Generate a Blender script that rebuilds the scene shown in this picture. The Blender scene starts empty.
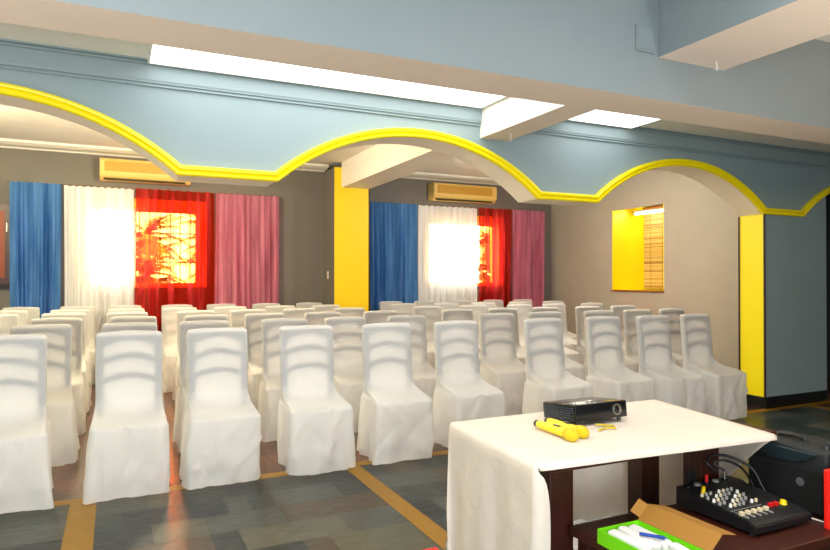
import bpy, bmesh, math, random
from mathutils import Vector, Matrix, noise
R = math.radians
sc = bpy.context.scene
C = sc.collection

# ------------------------------------------------------------------ camera, world, lights, exposure
cam = bpy.data.cameras.new('camera'); cam.lens = 36 * 633 / 830; cam.sensor_width = 36; cam.clip_start = .05
camo = bpy.data.objects.new('camera', cam); C.objects.link(camo)
camo.location = (0, 0, 1.4); camo.rotation_euler = (R(90.45), 0, -math.atan2(300, 633))
sc.camera = camo
sc.view_settings.view_transform = 'Standard'; sc.view_settings.look = 'None'
sc.view_settings.gamma = 1; sc.view_settings.use_curve_mapping = False
sc.view_settings.exposure = 0.75
W = bpy.data.worlds.new('world'); sc.world = W; W.use_nodes = True
bg = W.node_tree.nodes['Background']; bg.inputs[0].default_value = (1.0, .97, .90, 1); bg.inputs[1].default_value = 17.0

def area(name, loc, sx, sy, power, col, rot=(0, 0, 0)):
    l = bpy.data.lights.new(name, 'AREA'); l.shape = 'RECTANGLE'; l.size = sx; l.size_y = sy; l.energy = power; l.color = col
    o = bpy.data.objects.new(name, l); C.objects.link(o); o.location = loc; o.rotation_euler = rot
    return o
# ceiling lamps of the front hall, above and behind the camera
area('front_hall_lamp', (-1.6, 1.4, 3.15), 1.3, .5, 18, (1, .98, .95))
area('front_hall_lamp', (0.9, 0.7, 3.15), 1.3, .5, 22, (1, .97, .93))
area('front_hall_lamp', (3.2, 1.6, 3.15), 1.0, .5, 16, (1, .97, .93))
# broad cool fill added behind the camera to light beam face and chair fronts
area('front_fill_light', (-.6, -3.0, 1.5), 4.2, 1.9, 116, (.84, .93, 1), (R(90), 0, 0))
area('added_uplight', (-2.5, 1.9, 1.0), .6, .6, 45, (1, .95, .90), (R(180), 0, 0))  # unseen uplights, added to brighten the beam undersides and ceiling
area('added_uplight', (4.0, 0.7, 1.0), .6, .6, 32, (1, .93, .85), (R(180), 0, 0))
area('added_uplight', (-0.4, -0.9, 1.2), 2.0, .6, 90, (1, .96, .92), (R(180 - 20), 0, 0))
# warm pendant lamps of the back hall, hidden by the arched wall
def bulb(name, loc, power, col):
    l = bpy.data.lights.new(name, 'POINT'); l.shadow_soft_size = .12; l.energy = power; l.color = col
    o = bpy.data.objects.new(name, l); C.objects.link(o); o.location = loc
bulb('back_hall_lamp', (0.8, 7.6, 2.78), 100, (1, .86, .58))
bulb('back_hall_lamp', (-2.0, 7.4, 2.78), 125, (1, .86, .54))
bulb('front_right_lamp', (5.6, 1.2, 2.9), 22, (1, .68, .38))
bulb('back_hall_lamp', (5.6, 7.0, 2.78), 75, (1, .92, .80))

# ------------------------------------------------------------------ materials
def srgb(r, g, b):
    f = lambda v: (v / 255 / 12.92) if v / 255 <= .04045 else ((v / 255 + .055) / 1.055) ** 2.4
    return (f(r), f(g), f(b), 1)
MATS = {}
def mat(name, col, rough=.6, metal=0, noise_amt=.06, nscale=6, bump=0, bscale=60, spec=.5):
    if name in MATS: return MATS[name]
    m = bpy.data.materials.new(name); m.use_nodes = True; nt = m.node_tree; N = nt.nodes; L = nt.links
    p = N['Principled BSDF']; p.inputs['Roughness'].default_value = rough; p.inputs['Metallic'].default_value = metal
    p.inputs['Specular IOR Level'].default_value = spec
    tc = N.new('ShaderNodeTexCoord'); n = N.new('ShaderNodeTexNoise'); n.inputs['Scale'].default_value = nscale; n.inputs['Detail'].default_value = 5
    L.new(tc.outputs['Object'], n.inputs['Vector'])
    mx = N.new('ShaderNodeMix'); mx.data_type = 'RGBA'
    a = [max(0, c * (1 - noise_amt)) for c in col[:3]] + [1]; b = [min(1, c * (1 + noise_amt)) for c in col[:3]] + [1]
    mx.inputs[6].default_value = a; mx.inputs[7].default_value = b
    L.new(n.outputs['Fac'], mx.inputs[0]); L.new(mx.outputs[2], p.inputs['Base Color'])
    if bump:
        n2 = N.new('ShaderNodeTexNoise'); n2.inputs['Scale'].default_value = bscale; n2.inputs['Detail'].default_value = 4
        L.new(tc.outputs['Object'], n2.inputs['Vector'])
        bp = N.new('ShaderNodeBump'); bp.inputs['Strength'].default_value = bump; bp.inputs['Distance'].default_value = .01
        L.new(n2.outputs['Fac'], bp.inputs['Height']); L.new(bp.outputs[0], p.inputs['Normal'])
    MATS[name] = m; return m
def emit(name, col, s):
    m = bpy.data.materials.new(name); m.use_nodes = True; N = m.node_tree.nodes
    p = N['Principled BSDF']; p.inputs['Base Color'].default_value = (.9, .9, .9, 1)
    p.inputs['Emission Color'].default_value = col; p.inputs['Emission Strength'].default_value = s
    return m
def cloth(name, col, transp, transl, tint=None, wave=0, dk=.6):
    """thin fabric: diffuse + translucent + see-through gaps of the weave"""
    m = bpy.data.materials.new(name); m.use_nodes = True; nt = m.node_tree; N = nt.nodes; L = nt.links
    out = N['Material Output']; N.remove(N['Principled BSDF'])
    d = N.new('ShaderNodeBsdfDiffuse'); d.inputs[0].default_value = col
    t = N.new('ShaderNodeBsdfTranslucent'); t.inputs[0].default_value = col
    tr = N.new('ShaderNodeBsdfTransparent'); tr.inputs[0].default_value = tint or (1, 1, 1, 1)
    m1 = N.new('ShaderNodeMixShader'); m1.inputs[0].default_value = transl
    m2 = N.new('ShaderNodeMixShader'); m2.inputs[0].default_value = transp
    tc = N.new('ShaderNodeTexCoord'); n = N.new('ShaderNodeTexNoise'); n.inputs['Scale'].default_value = 7
    L.new(tc.outputs['Object'], n.inputs['Vector'])
    mx = N.new('ShaderNodeMix'); mx.data_type = 'RGBA'
    mx.inputs[6].default_value = [c * .95 for c in col[:3]] + [1]; mx.inputs[7].default_value = [min(1, c * 1.04) for c in col[:3]] + [1]
    if wave:
        mp0 = N.new('ShaderNodeMapping'); mp0.inputs['Scale'].default_value = (1.6, 0, .12); n.inputs['Detail'].default_value = 6
        L.new(tc.outputs['Object'], mp0.inputs[0]); L.new(mp0.outputs[0], n.inputs['Vector'])
        mx.inputs[6].default_value = [c * dk for c in col[:3]] + [1]; mx.inputs[7].default_value = [min(1, c * 1.1 + .10) for c in col[:3]] + [1]
        cr = N.new('ShaderNodeMapRange'); cr.inputs[1].default_value = .3; cr.inputs[2].default_value = .7
        L.new(n.outputs['Fac'], cr.inputs[0]); L.new(cr.outputs[0], mx.inputs[0])
    else: L.new(n.outputs['Fac'], mx.inputs[0])
    L.new(mx.outputs[2], d.inputs[0]); L.new(mx.outputs[2], t.inputs[0])
    n2 = N.new('ShaderNodeTexNoise'); n2.inputs['Scale'].default_value = 9; n2.inputs['Detail'].default_value = 6
    L.new(tc.outputs['Object'], n2.inputs['Vector'])
    bp = N.new('ShaderNodeBump'); bp.inputs['Strength'].default_value = .3; bp.inputs['Distance'].default_value = .03
    L.new(n2.outputs['Fac'], bp.inputs['Height']); L.new(bp.outputs[0], d.inputs['Normal'])
    L.new(d.outputs[0], m1.inputs[1]); L.new(t.outputs[0], m1.inputs[2])
    L.new(m1.outputs[0], m2.inputs[1]); L.new(tr.outputs[0], m2.inputs[2])
    if wave:   # denser and thinner streaks of gathered gauze
        wv = N.new('ShaderNodeTexNoise'); wv.inputs['Scale'].default_value = 1; wv.inputs['Detail'].default_value = 3
        mp = N.new('ShaderNodeMapping'); mp.inputs['Scale'].default_value = (14, 0, .25)
        L.new(tc.outputs['Object'], mp.inputs[0]); L.new(mp.outputs[0], wv.inputs['Vector'])
        mr = N.new('ShaderNodeMapRange'); mr.inputs[1].default_value = .35; mr.inputs[2].default_value = .65
        mr.inputs[3].default_value = max(0, transp - wave); mr.inputs[4].default_value = min(1, transp + wave)
        L.new(wv.outputs['Fac'], mr.inputs[0]); L.new(mr.outputs[0], m2.inputs[0])
    L.new(m2.outputs[0], out.inputs['Surface'])
    return m

blue = mat('blue_grey_paint', srgb(136, 154, 158), .55, noise_amt=.05, nscale=3, bump=.06)
blue2 = mat('beam_blue_paint', srgb(128, 140, 145), .55, noise_amt=.05, nscale=3, bump=.06)
cream = mat('cream_paint', srgb(240, 222, 204), .6, noise_amt=.03, nscale=3, bump=.04)
white_p = mat('white_paint', srgb(240, 236, 225), .6, noise_amt=.02, bump=.03)
grey_w = mat('taupe_wall_paint', srgb(114, 108, 100), .7, noise_amt=.06, nscale=4, bump=.06)
side_w = mat('beige_wall_paint', srgb(166, 160, 144), .7, noise_amt=.06, nscale=4, bump=.06)
yellow = mat('yellow_paint', srgb(255, 232, 0), .4, noise_amt=.02, nscale=3)
yellow_c = mat('yellow_column_paint', srgb(255, 212, 0), .45, noise_amt=.03, nscale=3)
yellow_w = mat('yellow_window_paint', srgb(250, 200, 40), .45, noise_amt=.03, nscale=3)
black = mat('black_plastic', srgb(22, 22, 24), .4, noise_amt=.1)
black_g = mat('black_gloss', srgb(14, 14, 16), .22, noise_amt=.1)
dark_line = mat('dark_brown_trim', srgb(60, 28, 14), .5)
skirting = mat('black_skirting', srgb(16, 18, 20), .3)
dwood = mat('dark_brown_wood', srgb(62, 26, 16), .4, noise_amt=.25, nscale=9, bump=.1)
owood = mat('orange_wood', srgb(150, 78, 30), .4, noise_amt=.25, nscale=9)
plastic_w = mat('white_plastic', srgb(235, 232, 225), .4)
ac_m = mat('ac_casing', srgb(232, 196, 110), .4, noise_amt=.03)
ac_f = mat('ac_grille_tan', srgb(205, 155, 50), .5, noise_amt=.06)
metal = mat('brushed_metal', srgb(170, 165, 155), .3, 1)
ycloth = mat('mic_yellow', srgb(250, 215, 20), .35, noise_amt=.06)
green = mat('lime_green_card', srgb(120, 220, 0), .6)
card = mat('brown_card', srgb(160, 112, 42), .8, noise_amt=.05)
foam = mat('white_foam', srgb(222, 222, 220), .8, noise_amt=.03)
penblue = mat('pen_blue', srgb(5, 60, 150), .4)
red = mat('red_plastic', srgb(245, 30, 15), .5)
knob_b = mat('beige_knob', srgb(215, 200, 165), .5)
knob_r = mat('red_knob', srgb(210, 20, 20), .5)
knob_g = mat('grey_knob', srgb(150, 150, 145), .5)
spk = mat('speaker_black', srgb(16, 22, 25), .55, noise_amt=.15, nscale=60, bump=.3, bscale=250)
slates = [mat('slate_%d' % i, srgb(*c), .3, noise_amt=.35, nscale=7, bump=.35, bscale=14, spec=.35) for i, c in enumerate(
    [(34, 42, 38), (22, 31, 32), (72, 72, 56), (60, 49, 32), (12, 22, 24), (58, 62, 55)])]
warm_tiles = [mat('warm_tile_%d' % i, srgb(*c), .25, noise_amt=.3, nscale=7, bump=.25, bscale=14) for i, c in enumerate(
    [(96, 54, 26), (78, 44, 24), (110, 66, 34), (66, 40, 26)])]
inlay = mat('yellow_wood_inlay', srgb(138, 98, 4), .4, noise_amt=.2, nscale=12, spec=.3)
leafm = [mat('leaf_%d' % i, srgb(*c), .5, noise_amt=.2) for i, c in enumerate([(90, 140, 50), (130, 160, 80), (60, 100, 40)])]
soil = mat('garden_soil', srgb(150, 130, 100), .9)
cover_m = cloth('white_stretch_cover', srgb(244, 244, 242), .27, .35)
tc_m = cloth('white_tablecloth_fabric', srgb(238, 226, 212), .0, .2)
tube_m = emit('fluorescent_glow', (1, .98, .93, 1), 22)

# ------------------------------------------------------------------ helpers
def link(o, parent=None):
    C.objects.link(o)
    if parent: o.parent = parent
    return o
def obj(name, bm, ms, parent=None, smooth=False, loc=None):
    me = bpy.data.meshes.new(name)
    if smooth is not False:
        for f in bm.faces: f.smooth = True
    bm.normal_update(); bm.to_mesh(me); bm.free()
    if not isinstance(ms, (list, tuple)): ms = [ms]
    for m in ms: me.materials.append(m)
    if smooth is not False and smooth is not True:
        me.set_sharp_from_angle(angle=R(smooth))
    o = link(bpy.data.objects.new(name, me), parent)
    if loc: o.location = loc
    return o
def tag(o, label=None, cat=None, group=None, kind=None):
    if label: o['label'] = label
    if cat: o['category'] = cat
    if group: o['group'] = group
    if kind: o['kind'] = kind
    return o
def empty(name, loc, rz=0, label=None, cat=None, group=None):
    o = bpy.data.objects.new(name, None); C.objects.link(o); o.location = loc; o.rotation_euler = (0, 0, rz)
    return tag(o, label, cat, group)
def struct(o): o['kind'] = 'structure'; return o
def copy_tree(o, parent=None):
    c = o.copy(); C.objects.link(c); c.parent = parent
    for ch in list(o.children): copy_tree(ch, c)
    return c
def nb(): return bmesh.new()
def box(bm, x0, x1, y0, y1, z0, z1, bev=0, mi=0, mtx=None, seg=2):
    r = bmesh.ops.create_cube(bm, size=1); vs = r['verts']
    for v in vs: v.co = Vector(((x0 + x1) / 2 + v.co.x * (x1 - x0), (y0 + y1) / 2 + v.co.y * (y1 - y0), (z0 + z1) / 2 + v.co.z * (z1 - z0)))
    fs = set(f for v in vs for f in v.link_faces)
    if bev:
        es = list(set(e for v in vs for e in v.link_edges))
        rr = bmesh.ops.bevel(bm, geom=es, offset=bev, segments=seg, affect='EDGES', profile=.5)
        vs = list(set(rr['verts']) | set(v for f in rr['faces'] for v in f.verts))
        fs = set(f for v in vs for f in v.link_faces)
        vs = list(set(v for f in fs for v in f.verts))
    for f in fs: f.material_index = mi
    if mtx is not None:
        for v in vs: v.co = mtx @ v.co
    return fs
def cyl(bm, p0, p1, r0, r1=None, n=16, mi=0, caps=True):
    r1 = r0 if r1 is None else r1
    p0 = Vector(p0); p1 = Vector(p1); d = p1 - p0
    q = d.to_track_quat('Z', 'Y').to_matrix()
    a = [bm.verts.new(p0 + q @ Vector((math.cos(2 * math.pi * i / n) * r0, math.sin(2 * math.pi * i / n) * r0, 0))) for i in range(n)]
    b = [bm.verts.new(p1 + q @ Vector((math.cos(2 * math.pi * i / n) * r1, math.sin(2 * math.pi * i / n) * r1, 0))) for i in range(n)]
    for i in range(n):
        f = bm.faces.new((a[i], a[(i + 1) % n], b[(i + 1) % n], b[i])); f.material_index = mi
    if caps:
        for l in (a[::-1], b): f = bm.faces.new(l); f.material_index = mi
def lathe(bm, p0, axis, prof, n=20, mi=0):
    """prof: list of (distance along axis, radius)"""
    p0 = Vector(p0); q = Vector(axis).normalized().to_track_quat('Z', 'Y').to_matrix(); ps = None
    for (t, r) in prof:
        ring = [bm.verts.new(p0 + q @ Vector((math.cos(2 * math.pi * i / n) * r, math.sin(2 * math.pi * i / n) * r, t))) for i in range(n)]
        if ps:
            for i in range(n):
                f = bm.faces.new((ps[i], ps[(i + 1) % n], ring[(i + 1) % n], ring[i])); f.material_index = mi
        else: bm.faces.new(ring[::-1]).material_index = mi
        ps = ring
    bm.faces.new(ps).material_index = mi
def tube(bm, pts, r, n=8, mi=0):
    pts = [Vector(p) for p in pts]; ps = None
    for k, p in enumerate(pts):
        d = (pts[min(k + 1, len(pts) - 1)] - pts[max(k - 1, 0)]).normalized()
        q = d.to_track_quat('Z', 'Y').to_matrix()
        ring = [bm.verts.new(p + q @ Vector((math.cos(2 * math.pi * i / n) * r, math.sin(2 * math.pi * i / n) * r, 0))) for i in range(n)]
        if ps:
            off = min(range(n), key=lambda o: sum((ps[i].co - ring[(i + o) % n].co).length for i in range(n)))
            ring = ring[off:] + ring[:off]
            for i in range(n): bm.faces.new((ps[i], ps[(i + 1) % n], ring[(i + 1) % n], ring[i])).material_index = mi
        else: bm.faces.new(ring[::-1]).material_index = mi
        ps = ring
    bm.faces.new(ps).material_index = mi
def paint(bm, fn):
    bm.normal_update()
    for f in bm.faces: f.material_index = fn(f.normal, f.calc_center_median())
def wall_holes(bm, a0, a1, z0, z1, t0, t1, holes, axis='x'):
    """slab spanning a0..a1 along the axis, t0..t1 thick, with rectangular holes (a0,a1,z0,z1)"""
    xs = sorted({a0, a1} | {h[0] for h in holes} | {h[1] for h in holes}); zs = sorted({z0, z1} | {h[2] for h in holes} | {h[3] for h in holes})
    inside = lambda i, j: 0 <= i < len(xs) - 1 and 0 <= j < len(zs) - 1 and not any(h[0] <= (xs[i] + xs[i + 1]) / 2 <= h[1] and h[2] <= (zs[j] + zs[j + 1]) / 2 <= h[3] for h in holes)
    P = (lambda a, t, z: (a, t, z)) if axis == 'x' else (lambda a, t, z: (t, a, z))
    q = lambda *p: bm.faces.new([bm.verts.new(P(*v)) for v in p])
    for i in range(len(xs) - 1):
        for j in range(len(zs) - 1):
            if not inside(i, j): continue
            a, b, c, d = xs[i], xs[i + 1], zs[j], zs[j + 1]
            q((a, t0, c), (b, t0, c), (b, t0, d), (a, t0, d)); q((b, t1, c), (a, t1, c), (a, t1, d), (b, t1, d))
            if not inside(i - 1, j): q((a, t1, c), (a, t0, c), (a, t0, d), (a, t1, d))
            if not inside(i + 1, j): q((b, t0, c), (b, t1, c), (b, t1, d), (b, t0, d))
            if not inside(i, j - 1): q((a, t1, c), (b, t1, c), (b, t0, c), (a, t0, c))
            if not inside(i, j + 1): q((a, t0, d), (b, t0, d), (b, t1, d), (a, t1, d))
    bmesh.ops.remove_doubles(bm, verts=bm.verts, dist=1e-5); bmesh.ops.recalc_face_normals(bm, faces=bm.faces)
XL, XR, YF, YB, ZC = -4.0, 10.5, -3.2, 10.2, 3.28     # room extents

# ------------------------------------------------------------------ floor: slate in front, warm tiles behind, yellow inlay strips
rnd = random.Random(4)
STR = [(-.25 + 1.80 * k, -.10 + 1.80 * k - .03 * (k > 0)) for k in range(-2, 6)]
def tiles(bm, x0, x1, y0, y1, s, nm):
    y = y1
    while y > y0 + 1e-4:
        yn = max(y0, y - s)
        if yn - y0 < .1: yn = y0
        x = x0
        while x < x1 - 1e-4:
            xn = min(x1, x + s * rnd.choice([.5, 1, 1, 1.5, 2]))
            if x1 - xn < .1: xn = x1
            f = bm.faces.new([bm.verts.new(p) for p in ((x + .001, yn + .001, 0), (xn - .001, yn + .001, 0), (xn - .001, y - .001, 0), (x + .001, y - .001, 0))])
            f.material_index = rnd.randrange(nm); x = xn
        y = yn
bm = nb()
edges = [XL] + [v for s in STR for v in s] + [XR]
for k in range(0, len(edges), 2): tiles(bm, edges[k], edges[k + 1], YF, 4.50, .29, 6)
for f in bm.faces: pass
r = bmesh.ops.create_grid(bm, x_segments=1, y_segments=1, size=.5)
for v in r['verts']: v.co = Vector(((XL + XR) / 2 + v.co.x * (XR - XL), (YF + 4.5) / 2 + v.co.y * (4.5 - YF), -.004))
for f in r['verts'][0].link_faces: f.material_index = 4
struct(obj('floor', bm, slates))
bm = nb()
tiles(bm, XL, XR, 4.60, YB, .3, 4)
r = bmesh.ops.create_grid(bm, x_segments=1, y_segments=1, size=.5)
for v in r['verts']: v.co = Vector(((XL + XR) / 2 + v.co.x * (XR - XL), (YB + 4.6) / 2 + v.co.y * (YB - 4.6), -.004))
struct(obj('floor', bm, warm_tiles))
bm = nb(); box(bm, XL, XR, 4.5, 4.6, -.01, .001); struct(obj('trim_1', bm, inlay))
for i, (a, b) in enumerate(STR):
    bm = nb(); box(bm, a, b, YF, 4.5, -.01, .001); struct(obj('trim_%d' % (i + 2), bm, inlay))

# ------------------------------------------------------------------ ceiling, beams
bm = nb(); box(bm, XL, XR, YF, YB, ZC, ZC + .1); struct(obj('ceiling', bm, white_p))
bm = nb(); box(bm, XL, XR, 3.11, 3.48, 2.6, ZC)
paint(bm, lambda n, c: 1 if n.z < -.5 else 0); struct(obj('ceiling_beam', bm, [blue2, cream]))
bm = nb(); box(bm, 3.27, 3.89, YF, 3.11, 2.885, ZC)
paint(bm, lambda n, c: 1 if n.z < -.5 else 0); struct(obj('ceiling_beam', bm, [blue2, cream]))
for (a, b) in ((-3.2, -2.95), (2.79, 3.06), (8.8, 9.05)):
    bm = nb(); box(bm, a, b, 3.48, 4.6, 2.6, ZC); paint(bm, lambda n, c: 1 if n.z < -.5 else 0)
    struct(obj('ceiling_beam', bm, [white_p, cream]))
bm = nb(); box(bm, XL, XR, 3.48, 4.6, 2.87, ZC - .001); struct(obj('ceiling', bm, white_p))
bm = nb(); box(bm, 3.27, 3.73, 4.9, 9.64, 2.88, ZC); struct(obj('ceiling_beam', bm, white_p))
# crown mouldings
def molding(name, x0, x1, yw, prof, m):
    """prof: (outward from wall toward -y, z)"""
    bm = nb(); A = [bm.verts.new((x0, yw - d, z)) for d, z in prof]; B = [bm.verts.new((x1, yw - d, z)) for d, z in prof]
    for i in range(len(prof)): 
        j = (i + 1) % len(prof); bm.faces.new((A[i], B[i], B[j], A[j]))
    bm.faces.new(A[::-1]); bm.faces.new(B); bmesh.ops.recalc_face_normals(bm, faces=bm.faces)
    return struct(obj(name, bm, m))
n = 20
for (a, b) in ((XL, 2.79), (3.06, XR)):
    molding('trim_%d' % n, a, b, 4.6, [(0, 2.70), (.018, 2.70), (.018, 2.708), (.010, 2.712), (.010, 2.718), (.024, 2.722), (.024, 2.728), (.03, 2.74),
        (.03, 2.835), (.045, 2.84), (.045, 2.848), (.034, 2.851), (.034, 2.857), (.055, 2.86), (.055, 2.87), (0, 2.87)], blue); n += 1
# plaster cornices of the back hall
for (a, b) in ((XL, 3.15), (3.73, 7.83)):
    molding('trim_%d' % n, a, b, YB, [(0, 3.20), (.05, 3.20), (.06, 3.215), (.2, 3.225), (.25, 3.245), (.27, 3.25), (.27, ZC), (0, ZC)], white_p); n += 1
bm = nb(); box(bm, 7.57, 7.83, 4.9, 9.93, 3.21, ZC, .01); struct(obj('trim_%d' % n, bm, white_p)); n += 1

# ------------------------------------------------------------------ the arched wall
HW, ZS, ZT = 1.165, 2.15, 2.58; RR = (HW * HW + (ZT - ZS) ** 2) / (2 * (ZT - ZS))
CX = [-3.76, -.77, 2.22, 5.20, 8.18]
def arch_pts(cx, dz=0, n=28, dr=0):
    return [(cx + (HW - dr) * (2 * i / n - 1), ZT + dz - (RR - math.sqrt(max(0, RR * RR - (HW * (2 * i / n - 1)) ** 2)))) for i in range(n + 1)]
low = []
for cx in CX[1:4]: low += arch_pts(cx, -.03)
low = [(-1.96, 0), (-1.96, ZS - .03)] + low[1:]
low = low[:-1] + [(6.39, ZS - .03), (6.39, 0)]
outline = [(XL, 0)] + low + [(7.47, 0), (7.47, 2.4)] + [p for p in arch_pts(8.18, -.03) if p[0] > 7.5] + [(XR, ZS - .03), (XR, ZC), (XL, ZC)]
bm = nb()
A = [bm.verts.new((x, 4.6, z)) for x, z in outline]; B = [bm.verts.new((x, 4.9, z)) for x, z in outline]
fa = bm.faces.new(A); fb = bm.faces.new(B[::-1])
for i in range(len(A)):
    j = (i + 1) % len(A); bm.faces.new((A[j], A[i], B[i], B[j]))
bmesh.ops.recalc_face_normals(bm, faces=bm.faces)
def pf(nn, c):
    if abs(nn.y) > .5: return 0 if c.y < 4.7 else 3
    if abs(c.x - 6.39) < .01: return 2
    return 1
paint(bm, pf); bmesh.ops.triangulate(bm, faces=[f for f in bm.faces if len(f.verts) > 4])
struct(obj('wall_middle', bm, [blue, mat('arch_soffit_cream', srgb(252, 238, 214), .6, noise_amt=.02), yellow, grey_w]))
# raised yellow moulding following the arches
path = []
for cx in CX[1:]: path += arch_pts(cx)
path = [(-2.6, ZS)] + path
pr = [(0, -.036), (.030, -.036), (.040, -.026), (.040, -.016), (.030, -.011), (.036, -.004), (.050, .006), (.052, .020), (.042, .032), (.022, .036), (0, .036)]
bm = nb(); prev = None
for i, (x, z) in enumerate(path):
    a = Vector(path[max(i - 1, 0)]); b = Vector(path[min(i + 1, len(path) - 1)]); p = Vector((x, z))
    t1 = (p - a).normalized() if i else (b - p).normalized(); t2 = (b - p).normalized() if i < len(path) - 1 else t1
    t = (t1 + t2).normalized(); nn = Vector((-t.y, t.x)); k = 1 / max(.5, t.dot(t1))
    ring = [bm.verts.new((x + nn.x * h * k, 4.6 - d, z + nn.y * h * k)) for d, h in pr]
    if prev:
        for q in range(len(pr) - 1): bm.faces.new((prev[q], prev[q + 1], ring[q + 1], ring[q]))
    prev = ring
bmesh.ops.recalc_face_normals(bm, faces=bm.faces)
struct(obj('trim_50', bm, yellow))
# dark edge strips of the column, black skirting
bm = nb(); box(bm, 6.383, 6.402, 4.592, 4.606, .12, 2.115); box(bm, 6.383, 6.398, 4.895, 4.915, .12, 2.115); struct(obj('trim_51', bm, dark_line))
bm = nb(); box(bm, 6.378, 7.475, 4.585, 4.915, .0, .125, .003); struct(obj('baseboard_middle', bm, skirting))
# passage behind the doorway right of the column, its shade put into the wall colour
bm = nb(); box(bm, 7.85, 10.5, 5.6, 5.7, 0, ZC - .001); struct(obj('wall_passage', bm, mat('passage_shade', srgb(30, 34, 40), .8)))

# ------------------------------------------------------------------ outer walls
WZ0, WZ1 = 1.286, 2.60
WIN = [(-.47, 1.275), (4.99, 6.69)]
bm = nb(); wall_holes(bm, XL, XR, 0, ZC, YB, YB + .3, [(a, b, WZ0, WZ1) for a, b in WIN]); struct(obj('wall_back', bm, grey_w))
bm = nb(); wall_holes(bm, 4.9, YB, 0, ZC, 7.83, 7.9, [(7.347, 8.498, 1.222, 2.61)], 'y'); struct(obj('wall_right', bm, side_w))
bm = nb(); box(bm, XL - .1, XL, YF, YB, 0, ZC); struct(obj('wall_left', bm, blue))
bm = nb(); box(bm, XL, XR, YF - .1, YF, 0, ZC); struct(obj('wall_front', bm, blue))
bm = nb(); box(bm, XR, XR + .1, YF, YB, 0, ZC); struct(obj('wall_hall_right', bm, blue))
# pillar on the back wall
bm = nb(); box(bm, 3.15, 3.73, 9.64, YB, 0, 3.2); paint(bm, lambda nn, c: 0 if nn.y < -.5 else 1)
struct(obj('pillar', bm, [yellow_c, grey_w]))
bm = nb(); box(bm, 3.732, 3.75, 9.64, 9.66, 0, 2.88); struct(obj('trim_52', bm, dark_line))  # dark strip painted in for the shade of the gap beside the pillar
bm = nb(); box(bm, 3.138, 3.15, 9.93, 9.99, 1.42, 1.54, .003)
lp = obj('light_switch', bm, plastic_w); tag(lp, 'small white light switch on the grey side of the yellow back pillar', 'light switch')
bm = nb(); box(bm, 3.132, 3.139, 9.95, 9.97, 1.46, 1.50); obj('rocker', bm, ac_m, lp)

# niche in the right wall: yellow reveal, bamboo blind, its own tube lamp
bm = nb()
box(bm, 7.832, 8.75, 8.485, 8.497, 1.223, 2.609); box(bm, 7.9, 8.75, 8.498, 8.56, 1.17, 2.78); box(bm, 7.9, 8.75, 8.485, 8.499, 2.61, 2.78)
box(bm, 7.832, 8.75, 7.348, 7.36, 1.223, 2.609); box(bm, 7.9, 8.75, 7.28, 7.347, 1.17, 2.78); box(bm, 7.9, 8.75, 7.347, 7.36, 2.61, 2.78)
box(bm, 7.832, 8.75, 7.36, 8.485, 1.223, 1.23); box(bm, 7.9, 8.75, 7.36, 8.485, 2.72, 2.78); box(bm, 8.75, 8.82, 7.28, 8.56, 1.17, 2.78)
struct(obj('wall_niche', bm, mat('niche_yellow_paint', srgb(255, 235, 0), .5, noise_amt=.02)))
bm = nb(); box(bm, 7.80, 7.9, 7.34, 8.505, 1.205, 1.23, .004); struct(obj('trim_53', bm, owood))
bl = empty('bamboo_blind', (8.56, 7.92, 1.25), 0, 'tan bamboo slat blind hanging in the yellow wall opening', 'blind')
rb = random.Random(2); bm = nb(); z = .0
straw = [mat('straw_%d' % i, srgb(*c), .6, noise_amt=.2, nscale=30) for i, c in enumerate([(224, 186, 104), (206, 162, 80), (234, 204, 130), (166, 120, 60)])]
while z < 1.40:
    h = rb.uniform(.008, .016); box(bm, -.006, .006, -.56, .56, z, z + h * .85, 0, rb.choice([0, 0, 1, 2, 2, 3])); z += h
obj('slats', bm, straw, bl)
bm = nb()
for y in (-.4, -.13, .13, .4): cyl(bm, (-.010, y, 0), (-.010, y, 1.42), .003, n=6)
obj('cords', bm, straw[3], bl)
bm = nb(); box(bm, -.02, .02, -.565, .565, 1.40, 1.44, .004); obj('head_rail', bm, owood, bl)

# ------------------------------------------------------------------ fluorescent fixtures
def tube_light(loc, length, label, rz=0, grp='fluorescent tubes in the ceiling recess'):
    t = empty('tube_light', loc, rz, label, 'light', grp)
    bm = nb(); box(bm, -length / 2, length / 2, -.03, .03, -.03, 0, .004); obj('housing', bm, plastic_w, t)
    bm = nb(); cyl(bm, (-length / 2 + .03, 0, -.055), (length / 2 - .03, 0, -.055), .014, n=12); obj('tube', bm, tube_m, t, smooth=40)
    for s in (-1, 1):
        bm = nb(); box(bm, s * length / 2 - .03, s * length / 2 + .03, -.018, .018, -.075, -.02, .004); obj('end_cap', bm, ac_m, t)
    return t
panel_m = emit('light_diffuser_glow', (1, .99, .96, 1), 2.3)
def light_panel(x0, x1, y0, y1, label):
    t = empty('ceiling_light', ((x0 + x1) / 2, (y0 + y1) / 2, 2.869), 0, label, 'light', 'luminous panels in the ceiling recess'); w, d = (x1 - x0) / 2, (y1 - y0) / 2
    bm = nb(); box(bm, -w + .012, w - .012, -d + .012, d - .012, -.03, -.005); obj('diffuser', bm, panel_m, t)
    bm = nb(); wall_holes(bm, -w, w, -d, d, -.034, 0, [(-w + .014, w - .014, -d + .014, d - .014)])
    for v in bm.verts: v.co = Vector((v.co.x, v.co.z, v.co.y))
    bmesh.ops.recalc_face_normals(bm, faces=bm.faces); obj('frame', bm, plastic_w, t)
light_panel(.19, 2.77, 3.50, 4.54, 'long glowing light panel in the ceiling recess left of the white cross beam')
light_panel(3.62, 4.42, 3.50, 4.54, 'short glowing light panel in the ceiling recess right of the white cross beam')
tube_light((8.25, 8.0, 2.61), .8, 'fluorescent tube glowing inside the yellow wall opening', R(90), None)

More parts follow.
